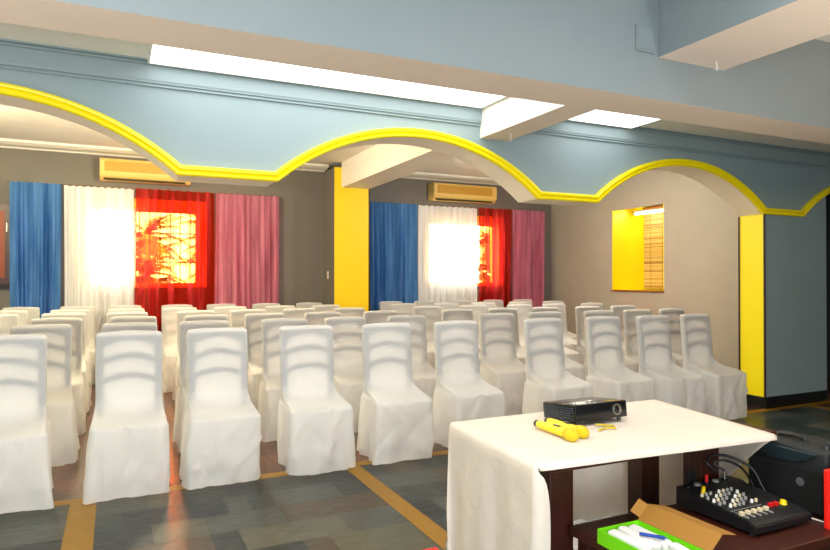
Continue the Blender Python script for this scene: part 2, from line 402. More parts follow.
# ------------------------------------------------------------------ windows
glass = bpy.data.materials.new('window_glass'); glass.use_nodes = True
N = glass.node_tree.nodes; L = glass.node_tree.links; N.remove(N['Principled BSDF'])
g = N.new('ShaderNodeBsdfGlossy'); g.inputs[1].default_value = .02; t = N.new('ShaderNodeBsdfTransparent'); t.inputs[0].default_value = (.96, .97, .96, 1)
fr = N.new('ShaderNodeFresnel'); fr.inputs[0].default_value = 1.45; ms = N.new('ShaderNodeMixShader')
L.new(fr.outputs[0], ms.inputs[0]); L.new(t.outputs[0], ms.inputs[1]); L.new(g.outputs[0], ms.inputs[2]); L.new(ms.outputs[0], N['Material Output'].inputs[0])
white_f = mat('white_window_frame', srgb(235, 225, 205), .5)
for i, (a, b) in enumerate(WIN):
    bm = nb(); wn = .10                           # deep yellow surround
    wall_holes(bm, a, b, WZ0, WZ1, YB - .02, YB + .29, [(a + wn, b - wn, WZ0 + .03, WZ1 - .13)])
    w = struct(obj('window_%d' % (i + 1), bm, yellow_w))
    bm = nb(); a2, b2, z0, z1 = a + wn, b - wn, WZ0 + .03, WZ1 - .13; mid = a2 + .36 * (b2 - a2) + .05
    wall_holes(bm, a2, b2, z0, z1, YB + .12, YB + .17, [(a2 + .05, mid - .03, z0 + .04, z1 - .05), (mid + .05, b2 - .05, z0 + .04, z1 - .05)])
    obj('window_frame', bm, white_f, w)
    bm = nb(); box(bm, a2 + .03, b2 - .03, YB + .142, YB + .147, z0 + .02, z1 - .02); obj('glass_pane', bm, glass, w)
    bm = nb(); k = a2 + .12
    while k < b2 - .05: box(bm, k - .007, k + .007, YB + .20, YB + .214, z0, z1); k += .145
    for z in (z0 + .36, z0 + .80): box(bm, a2, b2, YB + .216, YB + .226, z - .008, z + .008)
    obj('window_bars', bm, mat('window_bar_iron', srgb(60, 55, 50), .5), w)

# ------------------------------------------------------------------ garden outside
bm = nb(); box(bm, -8, 16, YB + .31, 22, -.05, 0); struct(obj('ground', bm, soil))
def frond(bm, base, dirv, ln, droop, wd, mi):
    d = Vector(dirv).normalized(); side = d.cross(Vector((0, 0, 1))).normalized(); pts = []
    for k in range(9):
        s = k / 8; pts.append(Vector(base) + d * ln * s - Vector((0, 0, droop * s * s)))
    for k in range(8):
        for s in (-1, 1):
            p, q = pts[k], pts[k + 1]; l = wd * (1 - abs(k / 8 - .35)) * s
            tip = (p + q) / 2 + side * l + (q - p) * 1.1 - Vector((0, 0, abs(l) * .35))
            f = bm.faces.new([bm.verts.new(v) for v in (p, p + (q - p) * .55, tip)]); f.material_index = mi
            f = bm.faces.new([bm.verts.new(v) for v in (p + (q - p) * .5, q, tip + (q - p) * .6)]); f.material_index = mi
def palm(x, y, h, seed, label):
    t = empty('garden_palm', (x, y, 0), 0, label, 'plant', 'palms in the garden outside the windows'); rr = random.Random(seed)
    bm = nb(); lathe(bm, (0, 0, 0), (0, 0, 1), [(0, .07), (h * .3, .055), (h * .6, .05), (h, .03)], 10); obj('trunk', bm, owood, t)
    bm = nb()
    for k in range(70):
        a = rr.uniform(0, 6.28); e = rr.uniform(-.1, 1.3)
        frond(bm, (0, 0, h * rr.uniform(.5, 1)), (math.cos(a), math.sin(a), e), rr.uniform(.5, .8), rr.uniform(.15, .5), rr.uniform(.2, .34), rr.randrange(3))
    obj('fronds', bm, leafm, t)
palm(.50, 11.75, 2.3, 1, 'leafy palm outside the left window, seen through the red curtain')
palm(1.75, 13.3, 2.7, 2, 'taller palm farther back, behind the right edge of the left window')
palm(7.5, 11.75, 2.4, 3, 'palm outside the right window behind the red curtain')

# ------------------------------------------------------------------ curtains
def curtain(x0, x1, y, zt, zb, col, tint, transp, transl, label, cat='curtain', seed=0, folds=9, amp=.03, wave=.15, name='curtain'):
    rr = random.Random(seed); bm = nb(); nx, nz = folds * 10, 26; w = x1 - x0
    ph = [rr.uniform(0, 6.28) for _ in range(4)]
    V = []
    for j in range(nz + 1):
        t = j / nz; row = []
        for i in range(nx + 1):
            s = i / nx; u = s * folds * 2 * math.pi
            a = amp * (.35 + .65 * min(1, t * 4))
            yy = a * (math.sin(u + ph[0] + 1.5 * math.sin(s * 9 + ph[1]) + .25 * t) * (.7 + .5 * math.sin(s * 13 + ph[2])) + .3 * math.sin(u * 2.3 + ph[2] + t) + .5 * math.sin(s * 7 + t * 2 + ph[3]))
            yy = max(-.05, min(.05, yy))
            xx = x0 + s * w + .012 * math.sin(u + ph[1]) * (1 - t) + .02 * math.sin(t * 3 + s * 5 + ph[2]) * t
            zz = zt + (zb - zt) * t + (.008 * math.sin(u) if j == 0 else 0)
            row.append(bm.verts.new((xx, y + yy, zz)))
        V.append(row)
    for j in range(nz):
        for i in range(nx): bm.faces.new((V[j][i], V[j + 1][i], V[j + 1][i + 1], V[j][i + 1]))
    o = obj(name, bm, cloth(name + '_%d' % seed, col, transp, transl, tint, wave, .86 if 'white' in label else .6), smooth=True)
    return tag(o, label, cat)
BL = (srgb(95, 165, 255), (.10, .42, .85, 1)); WH = (srgb(252, 252, 255), (1, .90, .60, 1)); RD = (srgb(235, 0, 20), (1, .20, .04, 1)); PK = (srgb(245, 140, 168), (1, .42, .58, 1))
ZT0, ZB0 = 2.72, .12
for (xs, side) in (((-1.27, -.65, .264, 1.367, 2.34), 'left'), ((3.89, 4.80, 6.02, 6.76, 7.52), 'right')):
    k = 0 if side == 'left' else 10
    curtain(xs[0], xs[1] - .015, 9.98, ZT0, ZB0, BL[0], BL[1], .14, .5, 'blue sheer curtain at the left end of the %s window' % side, seed=k + 1, folds=11, amp=.03, wave=.12)
    curtain(xs[1] + .012, xs[2] - .015, 9.99, ZT0 - .01, ZB0, WH[0], WH[1], .15, .24, 'white sheer curtain over the %s window' % side, seed=k + 2, folds=10, amp=.028, wave=.10)
    curtain(xs[2] + .01, xs[3] - .01, 9.97, ZT0, ZB0, RD[0], RD[1], .72, .4, 'red sheer curtain over the %s window' % side, seed=k + 3, folds=8, amp=.03, wave=.22)
    curtain(xs[3] + .01, xs[4], 9.98, ZT0, ZB0, PK[0], PK[1], .2, .45, 'pink sheer curtain at the right end of the %s window' % side, seed=k + 4, folds=11, amp=.03, wave=.1)
    rod = empty('curtain_rod', (xs[0], 10.02, ZT0), 0, 'thin curtain rod over the %s window holding four curtains' % side, 'curtain rod', 'curtain rods')
    bm = nb(); cyl(bm, (-.04, 0, 0), (xs[4] - xs[0] + .04, 0, 0), .009, n=8); obj('rod', bm, mat('rod_metal', srgb(120, 100, 70), .4, .6), rod)
    for q in (.02, (xs[4] - xs[0]) / 2, xs[4] - xs[0] - .02):
        bm = nb(); box(bm, q - .01, q + .01, .0, .18, -.01, .01); obj('bracket', bm, metal, rod)

# ------------------------------------------------------------------ air conditioners
def aircon(x0, x1, label):
    w = x1 - x0; t = empty('air_conditioner', (x0, YB, 2.83), 0, label, 'air conditioner', 'wall air conditioners')
    bm = nb()
    prof = [(0, 0), (-.16, 0), (-.22, .05), (-.24, .10), (-.24, .27), (-.21, .30), (0, .30)]
    A = [bm.verts.new((0, y, z)) for y, z in prof]; B = [bm.verts.new((w, y, z)) for y, z in prof]
    for i in range(len(prof)): bm.faces.new((A[i], B[i], B[(i + 1) % len(prof)], A[(i + 1) % len(prof)]))
    bm.faces.new(A); bm.faces.new(B); bmesh.ops.recalc_face_normals(bm, faces=bm.faces)
    obj('casing', bm, ac_m, t)
    bm = nb(); box(bm, .06, w - .1, -.247, -.238, .115, .262, .003)
    for k in range(9): box(bm, .07, w - .11, -.252, -.246, .122 + k * .015, .128 + k * .015)
    obj('front_grille', bm, ac_f, t)
    bm = nb(); Mx = Matrix.Translation((0, -.196, .028)) @ Matrix.Rotation(R(40), 4, 'X'); box(bm, .05, w - .08, -.038, .030, -.014, -.002, 0, 0, Mx); obj('louvre_slot', bm, mat('ac_slot_dark', srgb(60, 50, 40), .5), t)
    bm = nb()
    for k in range(3): box(bm, .06 + k * (w - .14) / 3, .04 + (k + 1) * (w - .14) / 3, -.035, -.005, -.020, -.014, 0, 0, Mx)
    obj('louvre', bm, ac_m, t)
aircon(-.20, 1.02, 'tan wall air conditioner above the left window')
aircon(5.10, 6.40, 'tan wall air conditioner above the right window')

# wooden cabinet at the left edge
t = empty('wall_cabinet', (-1.28, YB, 1.33), 0, 'dark wooden wall cabinet with an orange panel beside the left blue curtain', 'cabinet')
bm = nb(); box(bm, -.9, 0, -.12, 0, 0, 1.10, .006); obj('body', bm, dwood, t)
bm = nb(); wall_holes(bm, -.45, -.005, .03, 1.07, -.145, -.122, [(-.40, -.06, .10, 1.0)]); d = obj('door', bm, dwood, t)
bm = nb(); box(bm, -.405, -.055, -.138, -.123, .09, 1.01); obj('door_panel', bm, mat('cabinet_orange_wood', srgb(125, 52, 14), .5, noise_amt=.2), d)
bm = nb(); box(bm, -.045, -.035, -.155, -.145, .72, .84); obj('hinge', bm, metal, d)

# blank cover plate on the beam, ceiling hooks
bm = nb(); box(bm, 3.065, 3.23, 3.098, 3.109, 2.90, 3.07, .002); box(bm, 3.078, 3.217, 3.094, 3.099, 2.913, 3.057, .002)
tag(obj('cover_plate', bm, blue2), 'square blue cover plate on the big beam beside the cross beam', 'cover plate')
for (x, y, z, l) in ((3.69, 3.0, 2.885, 'small white hook under the upper right beam'), (2.93, 4.35, 2.6, 'small white hook under the cross beam by the arched wall')):
    bm = nb(); cyl(bm, (x, y, z), (x, y, z - .035), .004, n=8)
    tube(bm, [(x + .012 * math.sin(a), y, z - .047 + .012 * math.cos(a)) for a in [k * .5 for k in range(10)]], .003, 6)
    tag(obj('ceiling_hook', bm, plastic_w), l, 'hook')

# ------------------------------------------------------------------ covered chairs
KEY = [  # z, half width, y front, y back, corner radius
    (.012, .250, -.238, .235, .05), (.20, .243, -.230, .228, .045), (.40, .234, -.222, .215, .04), (.450, .231, -.217, .212, .038), (.466, .227, -.208, .212, .036),
    (.474, .222, -.185, .211, .034), (.479, .220, -.14, .21, .03), (.484, .218, -.07, .21, .03), (.490, .216, 0.0, .21, .03), (.502, .213, .06, .21, .028), (.525, .211, .108, .212, .026),
    (.565, .210, .138, .214, .024), (.63, .210, .150, .218, .022), (.75, .211, .163, .226, .022), (.90, .213, .178, .238, .022), (.99, .214, .188, .246, .022),
    (1.018, .212, .192, .247, .022), (1.031, .205, .200, .243, .02), (1.036, .190, .210, .236, .012)]
def interp(z):
    for a, b in zip(KEY, KEY[1:]):
        if z <= b[0]:
            t = (z - a[0]) / (b[0] - a[0]); return [a[i] + (b[i] - a[i]) * t for i in range(5)]
    return list(KEY[-1])
def rring(hw, yf, yb, r):
    """rounded rectangle outline, fixed point count, starting at the front centre going right"""
    r = min(r, (yb - yf) / 2 * .95, hw * .9); P = []
    segs = [((-hw + r, yf), (hw - r, yf), 16), None, ((hw, yf + r), (hw, yb - r), 10), None, ((hw - r, yb), (-hw + r, yb), 12), None, ((-hw, yb - r), (-hw, yf + r), 10), None]
    cs = [((hw - r, yf + r), -90), ((hw - r, yb - r), 0), ((-hw + r, yb - r), 90), ((-hw + r, yf + r), 180)]; ci = 0
    for s in segs:
        if s:
            a, b, n = s
            for k in range(n): P.append((a[0] + (b[0] - a[0]) * k / n, a[1] + (b[1] - a[1]) * k / n))
        else:
            c, a0 = cs[ci]; ci += 1
            for k in range(4): an = R(a0 + 90 * k / 4); P.append((c[0] + r * math.cos(an), c[1] + r * math.sin(an)))
    return P
def cover_mesh(seed):
    rr = random.Random(seed); off = Vector((rr.uniform(0, 50), rr.uniform(0, 50), rr.uniform(0, 50))); bm = nb()
    zs = [.012 + .0295 * k for k in range(15)] + [.437, .450, .459] + [k[0] for k in KEY[4:11]] + [.545, .565, .60] + [.63 + .03 * k for k in range(13)] + [1.005] + [k[0] for k in KEY[16:]]
    sk = rr.uniform(-.012, .012); cr = [(rr.uniform(-.2, .2), rr.uniform(.08, .4), rr.uniform(-1.2, 1.2), rr.uniform(.012, .026) * rr.choice([-1, 1, 1])) for _ in range(7)]
    prev = None; rings = []
    for z in zs:
        hw, yf, yb, r = interp(z)[1:]; P = rring(hw, yf, yb, r); ring = []
        for i, (x, y) in enumerate(P):
            c = Vector((x, y - (yf + yb) / 2, 0)); nrm = c.normalized() if c.length > 1e-6 else Vector((0, 1, 0)); zz = z; amp = 0
            if z < .46:
                q = (.46 - z) / .45
                v = noise.noise(Vector((x * 9, y * 9, z * 2.2)) + off) * .030 * (.3 + q) + noise.noise(Vector((x * 22, y * 22, z * 6)) + off) * .012 * (.4 + q)
                corner = (min(1, abs(x) / hw) ** 6) * (min(1, abs(y) / abs(yf)) ** 6)
                v += corner * (.018 * q + .004)
                if y < yf + .03:     # diagonal creases and the ironed fold line across the front
                    for (cx_, cz_, sl, a_) in cr:
                        d = (x - cx_) - sl * (z - cz_); v += a_ * math.exp(-(d / .018) ** 2) * math.exp(-((z - cz_) / .13) ** 2)
                    v -= .004 * math.exp(-((z - .27 - sk * x * 5) / .008) ** 2)
                v += .01 * q * math.sin(x * 7 + sk * 300)
                x += nrm.x * v + sk * q; y += nrm.y * v
                if z < .05: zz = z + .014 * (noise.noise(Vector((x * 5, y * 5, 3)) + off) + .6) * (1 - (z - .012) / .04 if z < .05 else 0) * 1.0
            else:
                fr = 1 if y < (yf + yb) / 2 else 0
                v = noise.noise(Vector((x * 8, z * 7, 5)) + off) * (.006 if z < .62 else .0035)
                if fr and z > .6: y += v
                elif fr: zz += v
                if .465 < z < .6 and fr:   # seat sags a little in the middle, sides lift towards the back
                    e = abs(x) / hw; zz += .022 * e * e * max(0, min(1, (yf + .2) / .25)); zz -= .006 * (1 - e * e)
                if z > .98: zz += .008 * (1 - (x / .21) ** 2) + .004 * noise.noise(Vector((x * 6, 1, 2)) + off)
            ring.append(bm.verts.new((x, y, zz)))
        if prev:
            n = len(ring)
            for i in range(n): bm.faces.new((prev[i], prev[(i + 1) % n], ring[(i + 1) % n], ring[i]))
        prev = ring
    # top cap: bridge front half to back half
    c = bm.verts.new((sum(v.co.x for v in prev) / len(prev), sum(v.co.y for v in prev) / len(prev), 1.045)); n = len(prev)
    for i in range(n): bm.faces.new((prev[i], prev[(i + 1) % n], c))
    for f in bm.faces: f.smooth = True
    me = bpy.data.meshes.new('slipcover'); bm.to_mesh(me); bm.free(); me.materials.append(cover_m); return me
chair_wood = mat('chair_frame_wood', srgb(70, 60, 50), .5, noise_amt=.15)
def lean(z): return .1715 + (z - .63) * .108
def post_mesh(sd):
    bm = nb(); box(bm, sd * .183 - .021, sd * .183 + .021, -.012, .012, .47, 1.012)
    for v in bm.verts: v.co.y += lean(v.co.z)
    me = bpy.data.meshes.new('backrest_post'); bm.to_mesh(me); bm.free(); me.materials.append(chair_wood); return me
def slat_mesh(z0, h, rise, flat_top=False):
    bm = nb(); n = 14; prev = None
    for k in range(n + 1):
        x = -.166 + .332 * k / n; a = rise * (1 - (x / .166) ** 2)
        zb = z0 + a; zt = 1.016 if flat_top else zb + h
        ring = [bm.verts.new((x, lean(z) + dy, z)) for dy, z in ((-.012, zb), (.010, zb), (.010, zt), (-.012, zt))]
        if prev:
            for i in range(4): bm.faces.new((prev[i], prev[(i + 1) % 4], ring[(i + 1) % 4], ring[i]))
        else: bm.faces.new(ring)
        prev = ring
    bm.faces.new(prev); bmesh.ops.recalc_face_normals(bm, faces=bm.faces)
    me = bpy.data.meshes.new('slat'); bm.to_mesh(me); bm.free(); me.materials.append(chair_wood); return me
covers = [cover_mesh(s) for s in range(7)]
slm = [slat_mesh(.935, .04, .048, True), slat_mesh(.815, .040, .046), slat_mesh(.680, .040, .046)]
proto = empty('banquet_chair', (0, 0, 0)); proto['category'] = 'chair'; proto['group'] = 'white covered banquet chairs set out in rows'
sc_o = link(bpy.data.objects.new('slipcover', covers[0]), proto)
for sd in (-1, 1): link(bpy.data.objects.new('backrest_post', post_mesh(sd)), proto)
for m in slm: link(bpy.data.objects.new('slat', m), proto)
ROWS = [
    [-.61, .09, .69, 1.36, 2.03, 2.70, 3.62, 4.36, 4.94, 5.55],
    [-.52, .11, .72, 1.42, 2.04, 2.68, 3.73, 4.39, 5.16, 5.76, 6.36],
    [-.49, .17, .85, 1.47, 2.11, 2.79, 3.80, 4.49, 5.15, 5.88, 6.47],
    [-1.13, -.50, .13, .86, 1.46, 2.11, 2.75, 3.88, 4.63, 5.42, 6.05, 6.78],
    [-1.15, -.50, .14, .78, 1.41, 2.10, 2.76, 3.97, 4.72, 5.40, 6.10, 6.80],
    [-1.12, -.46, .14, .81, 1.45, 2.10, 2.80, 4.20, 4.85, 5.52, 6.22, 6.86]]
ORD = ['first', 'second', 'third', 'fourth', 'fifth', 'sixth', 'seventh', 'eighth', 'ninth', 'tenth', 'eleventh', 'twelfth']
RN = ['front row', 'second row', 'third row', 'fourth row', 'fifth row', 'back row']
rc = random.Random(11); first = True
R1 = [2, -1, 0, 1, -2, 1, 1, 2, 0, 3]
for ri, row in enumerate(ROWS):
    for ci, X in enumerate(row):
        o = proto if first else copy_tree(proto); first = False
        o.location = (X, 4.635 + .99 * ri + (-.07 if ri == 0 and ci > 7 else rc.uniform(-.02, .02)), .0)
        o.rotation_euler = (0, 0, R(R1[ci] if ri == 0 else rc.uniform(-3, 3)))
        cm = covers[(ci + ri * 3) % 7]
        for ch in o.children:
            if ch.name.startswith('slipcover'): ch.data = cm
        gap = ', by the aisle' if X < 3.2 and ci + 1 < len(row) and row[ci + 1] > 3.2 else ''
        o['label'] = 'white covered chair, %s from the left in the %s%s' % (ORD[ci], RN[ri], gap)

# ------------------------------------------------------------------ cloth-covered table
tb = empty('side_table', (1.98, 2.15, 0), 0, 'dark brown wooden table hidden under a white cloth, holding the projector', 'table')
bm = nb(); box(bm, -.60, .58, -.36, .34, .725, .755, .004); obj('tabletop', bm, dwood, tb)
bm = nb(); box(bm, -.46, .46, -.12, -.10, .69, .725); box(bm, -.46, .46, .2, .22, .69, .725); obj('apron', bm, dwood, tb)
for (x, y) in ((1.515, 1.985), (2.335, 1.985), (1.515, 2.33), (2.335, 2.33)):
    bm = nb(); box(bm, x - 1.98, x - 1.98 + .115, y - 2.15, y - 2.15 + .10, 0, .725, .005); obj('leg', bm, dwood, tb)
# cloth
def tablecloth():
    bm = nb(); c00, c10, c11, c01 = Vector((1.312, 1.79)), Vector((2.455, 1.725)), Vector((2.60, 2.50)), Vector((1.355, 2.485))
    oL, oR, oF, oB = .74, .56, .030, .58; W_, D_ = 1.22, .75
    def axis(o0, w, o1):
        a = [-o0 + o0 * i / max(2, round(o0 / .03)) for i in range(max(2, round(o0 / .03)))]
        b = [w * i / 36 for i in range(37)]; c = [w + o1 * (i + 1) / max(2, round(o1 / .03)) for i in range(max(2, round(o1 / .03)))]
        return a + b + c
    U = axis(oL, W_, oR); Vv = axis(oF, D_, oB); G = []
    for v in Vv:
        row = []
        for u in U:
            a = -u if u < 0 else (u - W_ if u > W_ else 0); b = -v if v < 0 else (v - D_ if v > D_ else 0)
            su = max(0, min(1, u / W_)); sv = max(0, min(1, v / D_))
            p = c00 * (1 - su) * (1 - sv) + c10 * su * (1 - sv) + c11 * su * sv + c01 * (1 - su) * sv
            dx = -1 if u < 0 else (1 if u > W_ else 0); dy = -1 if v < 0 else (1 if v > D_ else 0)
            d = math.hypot(a, b); z = .766 - max(0, d - .008)
            out = .010 * (1 - math.exp(-d / .01)) + (.012 if u > 0 else -.004) * d
            x, y = p.x, p.y
            if u > W_: z = .766 - max(0, math.hypot(a * (.45 + .55 * min(1, sv * 1.3)), b) - .008)
            if u < 0 and v < 0:      # the cloth turns round the near left corner and falls as a narrow strip
                t_ = a / (a + .05); x += t_ * b * 1.9; z = .766 - (a + (1 - t_) * b); y -= .012 + .004 * math.sin(a * 12)
            elif d:
                nx, ny = dx * a / d, dy * b / d
                fold = .0
                if u > W_: y += (1 - sv) * a * .42
                if a > b: fold = (.009 * math.sin(v * 15 + .8) + .005 * math.sin(v * 31 + 2) + .004 * math.sin(v * 20 + z * 9)) * min(1, d / .4)
                else: fold = (.016 * math.sin(u * 11) + .008 * math.sin(u * 27)) * min(1, d / .35)
                cornerpull = min(a, b) / max(a, b, 1e-6) if a and b else 0
                out += fold + cornerpull * (.1 if u > 0 else .0) * d
                x += nx * (out if u < 0 or v > D_ else out * .5); y += ny * out
            else: z += .0012 * noise.noise(Vector((x * 4, y * 4, 0)))
            row.append(bm.verts.new((x, y, z)))
        G.append(row)
    for j in range(len(Vv) - 1):
        for i in range(len(U) - 1): bm.faces.new((G[j][i], G[j][i + 1], G[j + 1][i + 1], G[j + 1][i]))
    return tag(obj('tablecloth', bm, tc_m, smooth=True), 'white cloth draped over the projector table, hanging long at the left', 'tablecloth')
tablecloth()
ZTB = .768
# projector
pj = empty('projector', (1.93, 2.27, ZTB + .008), 0, 'black projector with round lens standing on the white tablecloth', 'projector')
pj.rotation_euler = (R(-6), 0, 0)
bm = nb(); box(bm, -.145, .145, -.115, .115, .002, .075, .006); obj('casing', bm, black_g, pj, smooth=40)
for k in range(4):
    sx, sy = (-1, 1)[k % 2], (-1, 1)[k // 2]; bm = nb(); cyl(bm, (sx * .115, sy * .09, 0 if sy > 0 else -.013), (sx * .115, sy * .09, .010), .010, n=10)
    obj('foot', bm, black, pj)
bm = nb()
for i in range(13):
    for j in range(5): box(bm, -.1465, -.1445, -.10 + i * .0158, -.0925 + i * .0158, .014 + j * .0105, .019 + j * .0105)
obj('vent_grille', bm, mat('vent_bluish', srgb(50, 66, 82), .5), pj)
bm = nb(); lathe(bm, (.085, -.115, .039), (0, -1, 0), [(0, .025), (.004, .025), (.005, .022), (.002, .021), (.002, .001)], 28); ln = obj('lens_ring', bm, metal, pj, smooth=40); ln['label'] = 'silver lens ring'
bm = nb(); lathe(bm, (.085, -.1165, .039), (0, -1, 0), [(0, .019), (.002, .017), (.004, .012), (.0045, .001)], 24); obj('lens', bm, black_g, ln, smooth=60)
bm = nb(); tube(bm, [(0.085 + .012 * math.cos(a), -.1215, .039 + .013 * math.sin(a)) for a in [-1.1 + k * .22 for k in range(11)]], .0016, 6); obj('lens_mark', bm, metal, ln)
bm = nb(); box(bm, -.09, -.01, -.10, -.04, .072, .077, .002); cyl(bm, (-.03, -.07, .075), (-.03, -.07, .083), .016, n=20); obj('control_panel', bm, metal, pj)
# microphones
def mic(x, y0, y1, label):
    t = empty('microphone', (x, y0, ZTB + .021), 0, label, 'microphone', 'yellow microphones on the table'); L_ = y1 - y0
    bm = nb(); lathe(bm, (0, L_ - .02, 0), (0, -1, 0), [(0, .015), (.01, .017), (.10, .0175), (.16, .019), (L_ - .09, .020), (L_ - .085, .021), (L_ - .08, .020)], 24); obj('body', bm, ycloth, t, smooth=40)
    bm = nb(); lathe(bm, (0, L_, 0), (0, -1, 0), [(0, .012), (.004, .015), (.022, .015), (.023, .012)], 20); obj('end_cap', bm, black, t, smooth=40)
    bm = nb(); lathe(bm, (0, .060, 0), (0, -1, 0), [(0, .019), (.006, .024), (.025, .0265), (.028, .027), (.032, .0265), (.045, .0245), (.057, .018), (.063, .008), (.064, .002)], 24); obj('head_grille', bm, mat('mic_head_yellow', srgb(240, 205, 10), .5, noise_amt=.25, nscale=150, bump=.8, bscale=400), t, smooth=40)
    bm = nb(); box(bm, -.006, .006, .10, .135, .017, .022, .001); obj('switch', bm, black, t)
mic(1.625, 1.965, 2.225, 'yellow handheld microphone nearest the table edge, lying in front of the projector')
mic(1.695, 1.985, 2.245, 'yellow handheld microphone lying against the projector, behind the other one')
bm = nb(); tube(bm, [(x - .055, y + .01, z) for x, y, z in [(1.88, 2.05, ZTB + .006), (1.93, 2.07, ZTB + .006), (1.97, 2.05, ZTB + .006), (1.99, 2.09, ZTB + .006), (1.96, 2.12, ZTB + .006), (1.93, 2.13, ZTB + .008)]], .0045, 8)
tag(obj('video_cable', bm, mat('olive_cable', srgb(190, 170, 20), .5)), 'short yellowish cable lying under the front of the projector', 'cable')

# ------------------------------------------------------------------ low bench with equipment
ZL = .45
lb = empty('low_bench', (2.335, 1.715, 0), 0, 'low dark brown wooden bench holding the mixer and the open box', 'bench')
bm = nb(); box(bm, -.745, .75, -.25, .25, .415, ZL, .004); obj('bench_top', bm, dwood, lb)
bm = nb(); box(bm, -.70, .70, -.21, -.19, .33, .415); box(bm, -.70, .70, .19, .21, .33, .415); obj('apron', bm, dwood, lb)
for sx in (-1, 1):
    for sy in (-1, 1):
        bm = nb(); box(bm, sx * .69 - .03, sx * .69 + .03, sy * .2 - .03, sy * .2 + .03, 0, .415, .004); obj('leg', bm, dwood, lb)
# mixer
mx = empty('audio_mixer', (2.29, 1.755, ZL), R(0), 'black audio mixer with rows of knobs and faders on the low bench', 'mixer')
bm = nb()
prof = [(-.185, .012), (-.185, .042), (-.155, .055), (.09, .078), (.115, .088), (.18, .088), (.18, .012)]
A = [bm.verts.new((-.165, y, z)) for y, z in prof]; B = [bm.verts.new((.165, y, z)) for y, z in prof]
for i in range(len(prof)): bm.faces.new((A[i], B[i], B[(i + 1) % len(prof)], A[(i + 1) % len(prof)]))
bm.faces.new(A); bm.faces.new(B); bmesh.ops.recalc_face_normals(bm, faces=bm.faces)
bmesh.ops.bevel(bm, geom=list(bm.edges), offset=.004, segments=2, affect='EDGES'); obj('body', bm, black, mx, smooth=30)
for sx in (-1, 1):
    for y in (-.15, .14): bm = nb(); cyl(bm, (sx * .14, y, 0), (sx * .14, y, .014), .011, n=10); obj('foot', bm, black, mx)
sl = math.atan2(.023, .245)
def panel(y): return .055 + (y + .155) * (.023 / .245)
up = Vector((0, -math.sin(sl), math.cos(sl)))
def knob(x, y, r, h, m, nm='knob'):
    b_ = nb(); p = Vector((x, y, panel(y) - .001)); lathe(b_, p, up, [(0, r * 1.15), (h * .4, r), (h, r * .85), (h + .0005, r * .3)], 12)
    k = obj(nm, b_, m, mx, smooth=40); return k
for i in range(8):
    for j in range(5):
        knob(-.143 + i * .0245, -.045 + j * .028, .0062, .013, (black, knob_g, plastic_w, knob_g, knob_b)[(i * 2 + j) % 5])
for i in range(5):
    x = -.145 + i * .034
    bm = nb(); y = -.115; box(bm, x - .0015, x + .0015, y - .03, y + .03, panel(y) - .002, panel(y) + .0035); box(bm, x - .009, x + .009, y - .008, y + .008, panel(y), panel(y) + .015, .002, 1)
    obj('fader', bm, [knob_g, knob_b], mx)
for x in (.04, .07):
    bm = nb(); y = -.10; box(bm, x - .009, x + .009, y - .008, y + .008, panel(y), panel(y) + .015, .002); obj('fader', bm, knob_r, mx)['label'] = 'red fader'
k = knob(.115, -.10, .013, .015, ycloth); k['label'] = 'yellow knob'
k = knob(-.115, .085, .008, .03, ycloth); k['label'] = 'yellow knob'
bm = nb(); y = -.075; box(bm, -.155, .02, y - .0015, y + .0015, panel(y), panel(y) + .001); obj('panel_line', bm, knob_g, mx)
for i in range(5):
    bm = nb(); y = .11; cyl(bm, (-.13 + i * .055, .148, .084), (-.13 + i * .055, .148, .095), .013, n=16); obj('jack_socket', bm, knob_g if i % 2 else black_g, mx)
for i, (x, h) in enumerate(((.02, .1), (.075, .1))):
    bm = nb(); cyl(bm, (x - .04 if i == 0 else x + .015, .148, .094), (x - .04 if i == 0 else x + .015, .148, .125), .007, n=12); obj('jack_plug', bm, metal if i else knob_r, mx)
def cable(pts, r, label, m=black, name='audio_cable'):
    from mathutils import geometry
    P = [Vector(p) for p in pts]; out = []
    for i in range(len(P) - 1):
        p0, p1, p2, p3 = P[max(i - 1, 0)], P[i], P[i + 1], P[min(i + 2, len(P) - 1)]
        for k in range(8):
            t = k / 8; out.append(.5 * ((2 * p1) + (p2 - p0) * t + (2 * p0 - 5 * p1 + 4 * p2 - p3) * t * t + (3 * p1 - p0 - 3 * p2 + p3) * t ** 3))
    out.append(P[-1]); bm = nb(); tube(bm, out, r, 8); return tag(obj(name, bm, m, smooth=True), label, 'cable')
cable([(2.33, 1.903, .578), (2.30, 1.925, .615), (2.33, 1.93, .64), (2.39, 1.90, .64), (2.46, 1.84, .60), (2.478, 1.80, .53), (2.485, 1.76, .457)], .006, 'thick black cable arching over the back of the mixer')
cable([(2.38, 1.903, .578), (2.35, 1.93, .605), (2.39, 1.91, .618), (2.45, 1.88, .59), (2.50, 1.87, .53), (2.505, 1.83, .457)], .005, 'black cable looping beneath the thick one at the back of the mixer')
cable([(2.47, 1.90, .456), (2.50, 1.84, .457), (2.475, 1.76, .458), (2.49, 1.68, .457), (2.495, 1.62, .456), (2.50, 1.555, .456)], .0035, 'thin white cable running along the bench beside the mixer', plastic_w)
# wireless receiver
wr = empty('wireless_receiver', (2.235, 1.952, ZL), 0, 'small black wireless receiver with upright antenna behind the mixer', 'receiver')
bm = nb(); box(bm, -.022, .022, -.010, .010, 0, .128, .003); obj('body', bm, black, wr)
bm = nb(); cyl(bm, (-.006, 0, .127), (-.010, 0, .215), .0018, .0012, n=8); obj('antenna', bm, black, wr)
bm = nb(); box(bm, -.008, .004, -.0115, -.0095, .05, .056); obj('indicator', bm, plastic_w, wr)
